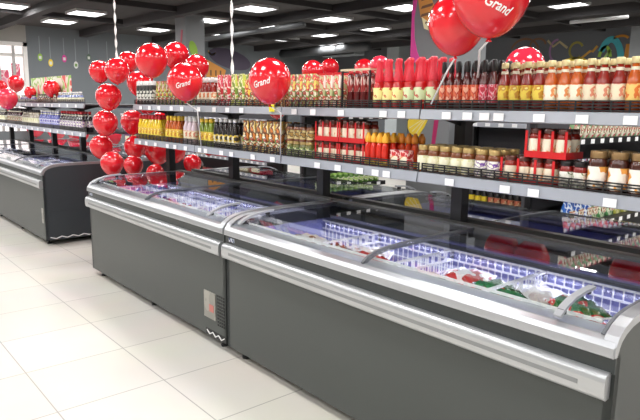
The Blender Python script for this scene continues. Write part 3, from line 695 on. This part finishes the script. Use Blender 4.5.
goods = [
 (-2.93,2.40,.79,.1,.26,.20,.09,[(240,238,232),(150,100,70),(226,214,196)],'flat white pack near the left end of the nearest freezer'),
 (-2.62,2.36,.79,-.3,.28,.18,.09,[(150,80,60),(226,214,200),(110,50,40)],'brown and white frozen pack in the left half of the nearest freezer'),
 (-2.33,2.33,.80,.2,.24,.17,.09,[(190,50,46),(236,226,214),(120,40,36)],'red frozen pack near the divider of the nearest freezer'),
 (-2.52,2.55,.77,.6,.26,.2,.08,[(242,240,238),(214,200,190)],'plain white pack behind the red one in the nearest freezer'),
 (-2.12,2.30,.79,-.2,.22,.16,.08,[(238,236,234),(200,190,186)],'white pack touching the divider of the nearest freezer'),
 (-1.83,2.34,.80,-.15,.34,.15,.07,WGR,'long white pack with green and red print right of the divider'),
 (-1.80,2.56,.79,.4,.24,.2,.08,[(240,238,236),(190,60,56)],'white pack with small red print behind the long pack'),
 (-1.50,2.36,.81,-.5,.26,.19,.10,[(24,104,56),(200,50,46),(232,228,214)],'green bag with red and white print in the middle of the right half'),
 (-1.43,2.60,.78,.2,.24,.2,.08,[(236,234,230),(206,196,190)],'plain white bag behind the green and red bag'),
 (-1.28,2.30,.80,.3,.22,.15,.07,[(240,240,240),(160,166,170)],'white bag between the two green bags in the nearest freezer'),
 (-1.16,2.46,.81,-.6,.25,.18,.09,[(20,100,50),(196,46,42),(226,222,206)],'green and red bag nearest the right end of the freezer'),
 (-1.02,2.33,.79,.2,.20,.15,.07,[(236,226,222),(200,70,60)],'pale bag with red print near the right end arch'),
 (-.97,2.18,.79,.1,.12,.10,.07,[(196,70,60),(80,110,60),(230,214,200)],'small red and green pack in the front right corner of the freezer'),
 (-5.28,2.35,.78,.2,.28,.2,.08,[(226,224,222),(120,110,120)],'white pack at the left end of the vent-grille freezer'),
 (-5.0,2.40,.78,-.3,.28,.2,.08,[(150,60,120),(226,200,220),(196,60,80)],'pink and violet bag inside the vent-grille freezer'),
 (-4.68,2.38,.78,.2,.26,.2,.08,[(200,50,80),(240,226,226)],'red and white bag in the left half of the vent-grille freezer'),
 (-4.15,2.30,.78,.1,.26,.18,.08,[(236,236,240),(60,60,70)],'white pack with dark print right of the vent-grille freezer divider'),
 (-8.9,2.35,.78,.2,.28,.2,.08,[(236,236,240),(190,60,90)],'white and pink pack in the left dark-ended freezer'),
 (-8.4,2.38,.78,-.2,.28,.2,.08,[(200,60,90),(236,230,236)],'pink bag in the middle of the left dark-ended freezer'),
 (-7.6,2.36,.78,.3,.28,.2,.08,[(60,90,170),(230,230,240)],'blue and white bag near the right end of the left freezer'),
]
for (x, y, z, rz, w_, d, h, cols, l) in goods:
    put_good(frozen_bag(cols, w_, d, h), x, y, z-.10, rz, l, 'frozen food')
# layer of plain packs beneath the top goods
K = Kind(lambda: frozen_bag([(232,232,240),(200,200,216)], .25, .19, .19, 9), 'frozen food')
for fx, fn in ((-3.205, 'nearest freezer'), (-5.59, 'vent-grille freezer'), (-9.42, 'left dark-ended freezer')):
    for i in range(4 if fx == -5.59 else 8):
        for j in range(3):
            K.put(fx+.19+i*.284, 1.95+.215+j*.212, .478, 'plain pale frozen pack in the %s, %s, %s' % (fn, ROW[j], nth(i, 8)), 'plain pale frozen packs', random.uniform(-.06,.06))
# clear plastic tray
tt = thing('plastic_tray', (-.99, 2.13, .775), 'grey-white plastic tray at the right end of the nearest freezer', 'tray', .25)
MB().box(-.10,.10,-.065,.065,0,.004).box(-.10,.10,-.065,-.062,.004,.03).box(-.10,.10,.062,.065,.004,.03).box(-.10,-.097,-.062,.062,.004,.03).box(.097,.10,-.062,.062,.004,.03).build('shell', mat('tray_clear', (206,208,214), .15, coat=.5), tt)
MB().box(-.085,.085,-.05,.05,.005,.022).build('contents', noisy('tray_food', [(226,222,222),(120,124,134),(236,236,238)], 40, .4), tt)

# ---------------------------------------------------------------- balloons
bal_m = mat('balloon_red', (222,24,38), .18, coat=.7)
bal_pink = mat('balloon_pink', (228,48,72), .16, coat=.7)
string_m = mat('ribbon_white', (236,234,232), .5)
def make_balloon(m=bal_m):
    t = thing('balloon', (0,0,0), 'x', 'balloon')
    prof = []
    n = 18
    for i in range(n+1):
        a = -PI/2+PI*i/n; r = math.cos(a); z = math.sin(a)
        if z < 0: z *= 1.16; r *= (1-.10*abs(z)**1.5)
        prof.append((max(r, .004), z))
    MB().lathe(prof, 28).build('skin', m, t)
    MB().lathe([(.03,-1.15),(.05,-1.18),(.085,-1.23),(.08,-1.24)], 12).build('knot', m, t)
    return t
bK = Kind(make_balloon, 'balloon'); bKp = Kind(lambda: make_balloon(bal_pink), 'balloon')
def script_text(parent, word, size, az, el, spin, R=1.0, dx=0, dz=0, small=None):
    cu = bpy.data.curves.new('t', 'FONT'); cu.body = word; cu.size = size; cu.shear = .35; cu.align_x = 'CENTER'; cu.align_y = 'CENTER'; cu.resolution_u = 3; cu.offset = .018*size
    tmp = bpy.data.objects.new('t', cu); COL.objects.link(tmp)
    dg = bpy.context.evaluated_depsgraph_get(); dg.update()
    me = bpy.data.meshes.new_from_object(tmp.evaluated_get(dg)); bpy.data.objects.remove(tmp)
    b = bmesh.new(); b.from_mesh(me); bmesh.ops.triangulate(b, faces=b.faces)
    for _ in range(3):
        es = [e for e in b.edges if e.calc_length() > .10]
        if es: bmesh.ops.subdivide_edges(b, edges=es, cuts=1); bmesh.ops.triangulate(b, faces=b.faces)
    cs, sn = math.cos(spin), math.sin(spin)
    for v in b.verts:
        x, y = v.co.x*cs-v.co.y*sn+dx, v.co.x*sn+v.co.y*cs+dz
        lat = el+y; lon = az+x
        # surface of revolution of the balloon: lon=0 faces -Y
        p = Vector((math.sin(lon)*math.cos(lat), -math.cos(lon)*math.cos(lat), math.sin(lat)))
        if p.z < 0: k = 1-.10*abs(p.z*1.16)**1.5; p = Vector((p.x*k, p.y*k, p.z*1.16))
        v.co = p*1.015
    b.to_mesh(me); b.free(); me.materials.clear(); me.materials.append(mat('print_white', (246,240,238), .5))
    o = bpy.data.objects.new('printed_script', me); COL.objects.link(o); o.parent = parent; o['label'] = 'white script lettering'
    return o
def balloon(x, y, z, r, label, group=None, K=bK, string=None, text=None, tilt=0):
    o = K.put(x, y, z, label, group); o.scale = (r, r, r); o.rotation_euler = (0, tilt, 0)
    if text:
        script_text(o, *text)
    if string:
        inv = Matrix.Rotation(-tilt, 4, 'Y')
        pts = [inv @ Vector(((p[0]-x)/r, (p[1]-y)/r, (p[2]-z)/r)) for p in string]
        MB().tube([(0,0,-1.2)]+pts, .0048/r, 6).build('string', string_m, o)
    return o
BAL_TEXT = 'Grand'
# (face azimuth towards the aisle and camera)
balloon(-1.83, 2.40, 2.00, .136, 'large plain red balloon hanging left of the biggest one at the top', string=[(-1.92,2.46,1.78),(-2.07,2.53,1.62)])
bb = balloon(-1.58, 2.30, 2.09, .166, 'biggest red balloon with white script cut by the top frame edge', string=[(-1.68,2.38,1.86),(-1.80,2.55,1.75)], text=(BAL_TEXT, .31, .80, -.40, -.35))
script_text(bb, '1', .36, .66, -.12, -.2)
balloon(-2.20, 3.62, 1.87, .128, 'pinkish red balloon half hidden behind the cream-capped bottles', K=bKp)
b4 = balloon(-3.26, 2.34, 1.765, .140, 'red balloon with white script in the middle above the pouches', string=[(-3.30,2.46,1.55),(-3.37,2.51,1.22)], text=(BAL_TEXT, .34, .50, -.16, .25))
balloon(-3.62, 3.00, 1.86, .085, 'small red balloon peeking out right behind the middle script balloon')
b6 = balloon(-4.45, 2.36, 1.785, .142, 'red balloon with white script at left above the upper shelf', string=[(-4.44,2.46,1.55),(-4.46,2.50,1.25)], text=(BAL_TEXT, .34, .92, -.20, .25))
balloon(-5.18, 2.42, 1.99, .143, 'large plain red balloon up left behind the left script balloon')
balloon(-5.74, 2.95, 2.09, .132, 'red balloon at the top behind the large plain left one')
balloon(-5.05, 2.80, 1.94, .112, 'red balloon directly behind the left script balloon')
balloon(-7.45, 3.4, 1.92, .09, 'small pink-red balloon low between the two left balloon clusters', K=bKp)
balloon(-5.13, 4.5, 2.02, .102, 'red balloon rising behind the pale pouches, larger of the pair')
balloon(-5.52, 4.6, 1.98, .09, 'red balloon behind the yellow and pink pouches, smaller of the pair')
balloon(-4.49, 4.4, 1.98, .102, 'red balloon behind the display frame of slim bottles')
balloon(-3.54, 3.65, 1.93, .085, 'pinkish balloon just left of the ketchup caps', K=bKp)
column_b = [(-6.96,2.62,1.96,.119,'leftmost balloon at the top of the balloon column'),(-6.04,2.45,1.93,.120,'front balloon at the top of the column below the ribbon'),(-6.58,2.80,2.06,.108,'topmost balloon of the column, behind the ribbon end'),(-6.32,2.80,1.82,.128,'right balloon in the second tier of the column'),
 (-6.22,2.42,1.67,.130,'front balloon of the column at upper-shelf height'),(-6.34,2.42,1.40,.128,'front balloon of the column between the shelf heights'),(-6.49,2.42,1.14,.122,'left front balloon below the lower shelf height'),(-5.82,2.27,1.02,.112,'front balloon at the bottom of the column beside the freezer'),
 (-6.53,2.80,1.40,.130,'rear balloon of the column between the shelf heights'),(-6.40,2.76,1.13,.118,'rear balloon of the column below the lower shelf height'),(-5.99,2.56,.97,.10,'small balloon at the column bottom touching the freezer corner'),(-6.50,3.08,1.08,.155,'large rear balloon right of the column under the lower shelf'),
 (-6.77,3.42,1.04,.14,'red balloon beneath the lower shelf left of the first post'),(-6.25,2.92,.84,.10,'low balloon at the back of the column bottom'),(-6.87,3.72,.86,.115,'red balloon right of the first post under the lower shelf'),(-6.8,3.1,1.62,.125,'balloon behind the column at upper shelf height'),(-6.94,3.35,1.40,.11,'balloon behind the left end of the lower shelf'),(-6.7,2.62,.62,.14,'lowest balloon of the column in the gap between freezers')]
for x, y, z, r, l in column_b: balloon(x, y, z, r, 'red '+l)
balloon(-13.26, 3.3, 1.97, .155, 'red balloon in front of the shop window at far left')
balloon(-14.91, 3.4, 1.94, .13, 'red balloon cut by the left frame edge near the window')
balloon(-9.9, 2.33, 1.65, .145, 'pinkish red balloon at the left edge over the far shelf', K=bKp)
balloon(-9.70, 2.60, 1.745, .085, 'red balloon at the left part of the pale picture board')
balloon(-8.68, 2.60, 1.79, .11, 'red balloon in front of the middle of the pale picture board')
for x, r, l in ((-15.6, .22, 'at the left frame edge'), (-14.0, .21, 'second from the frame edge'), (-12.6, .22, 'third from the frame edge'), (-10.9, .19, 'nearest the balloon column')):
    balloon(x+.0, 4.25, 1.02, r, 'pinkish red balloon under the left shelves beyond the freezers, '+l, K=bKp)
balloon(-7.98, 4.6, .95, .10, 'small red balloon under the lower shelf beyond the second post')
for x, z, r, l in ((-2.28, 1.21, .12, 'added red balloon behind the right-hand red trays, mirrored in the nearest lid'), (-2.05, 1.24, .12, 'second added red balloon behind the right-hand red trays'), (-1.40, 1.20, .13, 'added red balloon behind the large jars, mirrored at the right frame edge'),
    (-4.85, 1.64, .15, 'added red balloon hidden behind the middle pouches, mirrored in the lid left of centre'), (-6.25, 1.68, .15, 'added red balloon behind the white-capped bottles, mirrored in the second freezer lid'), (-5.98, 1.60, .14, 'added red balloon low behind the orange pouches, mirrored in the second freezer lid'), (-9.0, 1.55, .17, 'added red balloon behind the balloon column, mirrored at the left of the second lid'), (-9.3, 1.70, .15, 'higher added red balloon behind the balloon column')):
    balloon(x, 3.62 if x > -3 else 4.4, z, r, l)  # added balloons, standing in for the unknown source of the red lid reflections

def ribbon(x, y, z0, label):
    o = thing('hanging_ribbon', (x, y, z0), label, 'ribbon'); n = 60; H = HC-z0; vs = []; fs = []
    for i in range(n+1):
        a = i*.55; w_ = .012; z = H*i/n
        vs += [(w_*math.cos(a), w_*math.sin(a), z), (-w_*math.cos(a), -w_*math.sin(a), z), (-w_*math.cos(a)+.002, -w_*math.sin(a)+.002, z), (w_*math.cos(a)+.002, w_*math.sin(a)+.002, z)]
    for i in range(n):
        for k in range(4): fs.append((4*i+k, 4*i+(k+1) % 4, 4*i+4+(k+1) % 4, 4*i+4+k))
    MB().add(vs, fs).build('twisted_band', string_m, o)
    MB().box(-.02, .02, -.02, .02, H-.012, H).build('ceiling_clip', white, o)
ribbon(-6.46, 2.62, 2.06, 'twisted white ribbon hanging from the ceiling to the balloon column')
ribbon(-4.16, 2.62, 1.84, 'twisted white ribbon hanging from the ceiling above the pink pouches')

# ---------------------------------------------------------------- wall and column graphics
def decal(name, M, outline, m, label, cat='wall graphic', th=.006):
    """flat sticker: outline in (u,v), M maps (u,v,w) to the wall"""
    n = len(outline); vs = [M(u, v, 0) for u, v in outline]+[M(u, v, th) for u, v in outline]
    fs = [tuple(range(n)), tuple(range(2*n-1, n-1, -1))]+[(i, (i+1) % n, n+(i+1) % n, n+i) for i in range(n)]
    return tag(MB().add(vs, fs).build(name, m), label, cat)
def ell(cx, cy, a, b, n=20, rot=0, t0=0, t1=2*PI):
    out = []
    for i in range(n):
        t = t0+(t1-t0)*i/(n if t1-t0 > 6.2 else n-1); x, y = a*math.cos(t), b*math.sin(t)
        out.append((cx+x*math.cos(rot)-y*math.sin(rot), cy+x*math.sin(rot)+y*math.cos(rot)))
    return out
def thick(pts, w_):
    L_, R_ = [], []
    for i, p in enumerate(pts):
        a = pts[max(i-1,0)]; b = pts[min(i+1,len(pts)-1)]; dx, dy = b[0]-a[0], b[1]-a[1]; l = math.hypot(dx, dy) or 1
        ww = w_*(1 if not isinstance(w_, list) else 1); L_.append((p[0]-dy/l*ww/2, p[1]+dx/l*ww/2)); R_.append((p[0]+dy/l*ww/2, p[1]-dx/l*ww/2))
    return L_+R_[::-1]
P_ = lambda n, c: mat('paint_'+n, c, .6)
pink = P_('pink', (214,60,150)); lemon = P_('lemon', (236,206,60)); mag = P_('magenta', (170,30,90)); cream_p = P_('cream', (238,226,180)); orange = P_('orange', (220,150,70)); teal = P_('teal', (70,170,180)); green = P_('green', (150,190,70)); purple = P_('purple', (82,72,90)); brown = P_('brown', (120,84,60)); wht = P_('white', (220,222,216))
# left wall ornaments
LW = lambda u, v, w_: (X0+w_, u, v)
orn = [(4.54,2.68,'small yellow-green',green),(4.78,2.56,'yellow star-like',lemon),(5.11,2.68,'pink tall',pink),(5.39,2.54,'white flower-like',wht),(5.72,2.74,'small dark green',P_('dgreen', (90,110,90))),(6.2,2.6,'small grey',P_('lgrey', (150,150,140))),(7.15,2.61,'small yellow',lemon)]
for y, z, l, m in orn:
    t = decal('wall_decal', LW, ell(y, z, .055, .09, 14), m, l+' hanging ornament painted on the grey left wall')
    n = MB(); n.box(X0, X0+.004, y-.008, y+.008, z+.10, 3.18); n.build('painted_string', P_('string', (146,152,154)), t)
    decal_c = MB(); decal_c.box(X0+.004, X0+.009, y-.03, y+.03, z-.04, z+.03); decal_c.build('painted_core', wht if m != wht else P_('ggreen', (120,160,90)), t)
# graphic column (front face at y=5.4)
CF = lambda u, v, w_: (-4.75+u, 5.40-w_, v)
stripe = [(0,1.9),(.03,1.9),(.03,2.1),(.16,2.12),(.10,2.22),(.05,2.38),(.035,2.6),(.09,2.9),(.16,3.1),(.10,3.1),(.03,2.9),(0,2.7)]
decal('pillar_graphic', CF, stripe, pink, 'pink curved border along the left edge of the graphic pillar')
t = decal('pillar_graphic', CF, [(.07,2.86),(.13,2.60),(.22,2.53),(.36,2.60),(.24,2.86)], orange, 'orange striped cone on the graphic pillar left of the balloon')
for k in range(3):
    z = 2.60+k*.085; n = MB(); q = [(.13,z),(.15,z+.03),(.33-.03*k,z+.05),(.33-.03*k,z+.02)]
    n.add([CF(u, v, .006) for u, v in q]+[CF(u, v, .009) for u, v in q], [(0,1,2,3),(7,6,5,4),(0,4,5,1),(1,5,6,2),(2,6,7,3),(3,7,4,0)]).build('cone_stripe', brown, t)
t = decal('pillar_graphic', CF, [(.15,2.60),(.24,2.54),(.36,2.60),(.40,2.48),(.33,2.36),(.27,2.44),(.19,2.47)], cream_p, 'cream dotted shape below the orange cone on the pillar', th=.010)
for a, b in ((.22,2.53),(.29,2.55),(.32,2.46),(.26,2.49)):
    q = ell(a, b, .014, .016, 8); n = 8
    MB().add([CF(u, v, .010) for u, v in q]+[CF(u, v, .013) for u, v in q], [tuple(range(n)), tuple(range(2*n-1, n-1, -1))]+[(i,(i+1) % n,n+(i+1) % n,n+i) for i in range(n)]).build('dot', brown, t)
t = decal('pillar_graphic', CF, [(.32,1.51),(.06,1.51),(.0,1.44),(-.0,1.36),(.04,1.30),(.12,1.27),(.17,1.27),(.25,1.38)], lemon, 'yellow lemon slice on the pillar seen between the shelves')
for k in range(3):
    q = [(.30-.0*k,1.505),(.29,1.505),(.02+.05*k,1.36-.035*k),(.03+.05*k,1.355-.035*k)]
    MB().add([CF(u, v, .006) for u, v in q]+[CF(u, v, .009) for u, v in q], [(0,1,2,3),(7,6,5,4),(0,4,5,1),(1,5,6,2),(2,6,7,3),(3,7,4,0)]).build('segment_line', cream_p, t)
decal('pillar_graphic', CF, [(.36,1.15),(.41,1.15),(.46,1.55),(.40,1.55)], mag, 'magenta stripe on the pillar right of the lemon slice')
# leaf column
CL = lambda u, v, w_: (-11.4+w_, 6.08+u, v); CA = lambda u, v, w_: (-11.84+u, 6.08-w_, v)
decal('pillar_graphic', CL, ell(.17,2.72,.09,.17,16,.3), green, 'green leaf on the dark side of the far left pillar')
decal('pillar_graphic', CA, thick([(.2,2.3),(.24,2.5),(.2,2.7),(.26,2.9),(.3,3.1)], .07), P_('rose', (196,90,110)), 'rose-red swirl up the narrow side of the far left pillar')
# back wall murals
BW = lambda u, v, w_: (u, Y1-w_, v)
def mural(pts, m, l, w_=.05): decal('wall_decal', BW, thick(pts, w_), m, l)
t = decal('wall_decal', LW, [(9.12,2.40),(9.72,2.40),(9.80,2.62),(9.14,2.90)], orange, 'orange basket shape painted right of the far left pillar')
for yy in (9.25, 9.42, 9.58): MB().box(X0+.006, X0+.010, yy, yy+.05, 2.44, 2.60).build('basket_slot', brown, t)
decal('wall_decal', LW, ell(9.95,2.95,.75,.28,20,-.2), purple, 'large dull purple swirl painted above the orange basket')
decal('wall_decal', LW, [(9.2,3.10),(9.32,3.0),(9.45,3.08),(9.45,3.13),(9.32,3.06),(9.2,3.16)], P_('tan', (206,160,90)), 'small tan tick painted above the purple swirl')
def arc(cx, cy, a, b, t0, t1, n=14): return [(cx+a*math.cos(t0+(t1-t0)*i/(n-1)), cy+b*math.sin(t0+(t1-t0)*i/(n-1))) for i in range(n)]
mural(arc(-8.3,2.95,.38,.33,.2,2.8), brown, 'brown curl painted above the pinkish balloon')
mural(arc(-7.95,3.12,.2,.14,0,5), brown, 'brown ring curl painted right of the pinkish balloon')
mural(arc(-7.45,2.95,.18,.25,1.5,4.5), P_('mauve', (150,110,150)), 'mauve curl painted in the middle of the back wall')
mural([(-7.7,3.2),(-7.55,3.05),(-7.4,3.15),(-7.2,3.0)], P_('sand', (176,160,120)), 'sand-coloured squiggle painted on the back wall')
mural(arc(-6.98,2.93,.16,.18,.5,5.4), P_('olive', (150,140,60)), 'olive heart curl painted on the back wall')
decal('wall_decal', BW, ell(-7.0,2.68,.3,.10,16), lemon, 'yellow oval painted just above the orange sauce bottles')
mural([(-6.85,2.75),(-6.65,2.9),(-6.6,2.88),(-6.5,3.0)], P_('ochre', (200,150,60)), 'ochre zigzag painted right of the olive curl')
mural(arc(-6.2,2.6,.24,.52,.0,2.6), teal, 'thick teal arch painted at right of the back wall', .14)
mural(arc(-6.32,2.65,.13,.32,.3,2.8), green, 'green arch painted inside the teal arch', .07)
mural([(-6.45,2.55),(-6.2,2.9)], P_('lime', (190,220,130)), 'pale lime stroke crossing the green arch', .05)
mural(arc(-6.0,3.1,.16,.08,.3,2.8), P_('amber', (206,140,50)), 'small amber curl painted above the teal arch')
decal('wall_decal', BW, [(-5.92,2.5),(-5.72,2.5),(-5.72,3.0),(-5.88,3.0)], P_('amber', (206,140,50)), 'amber block painted right of the teal arch')
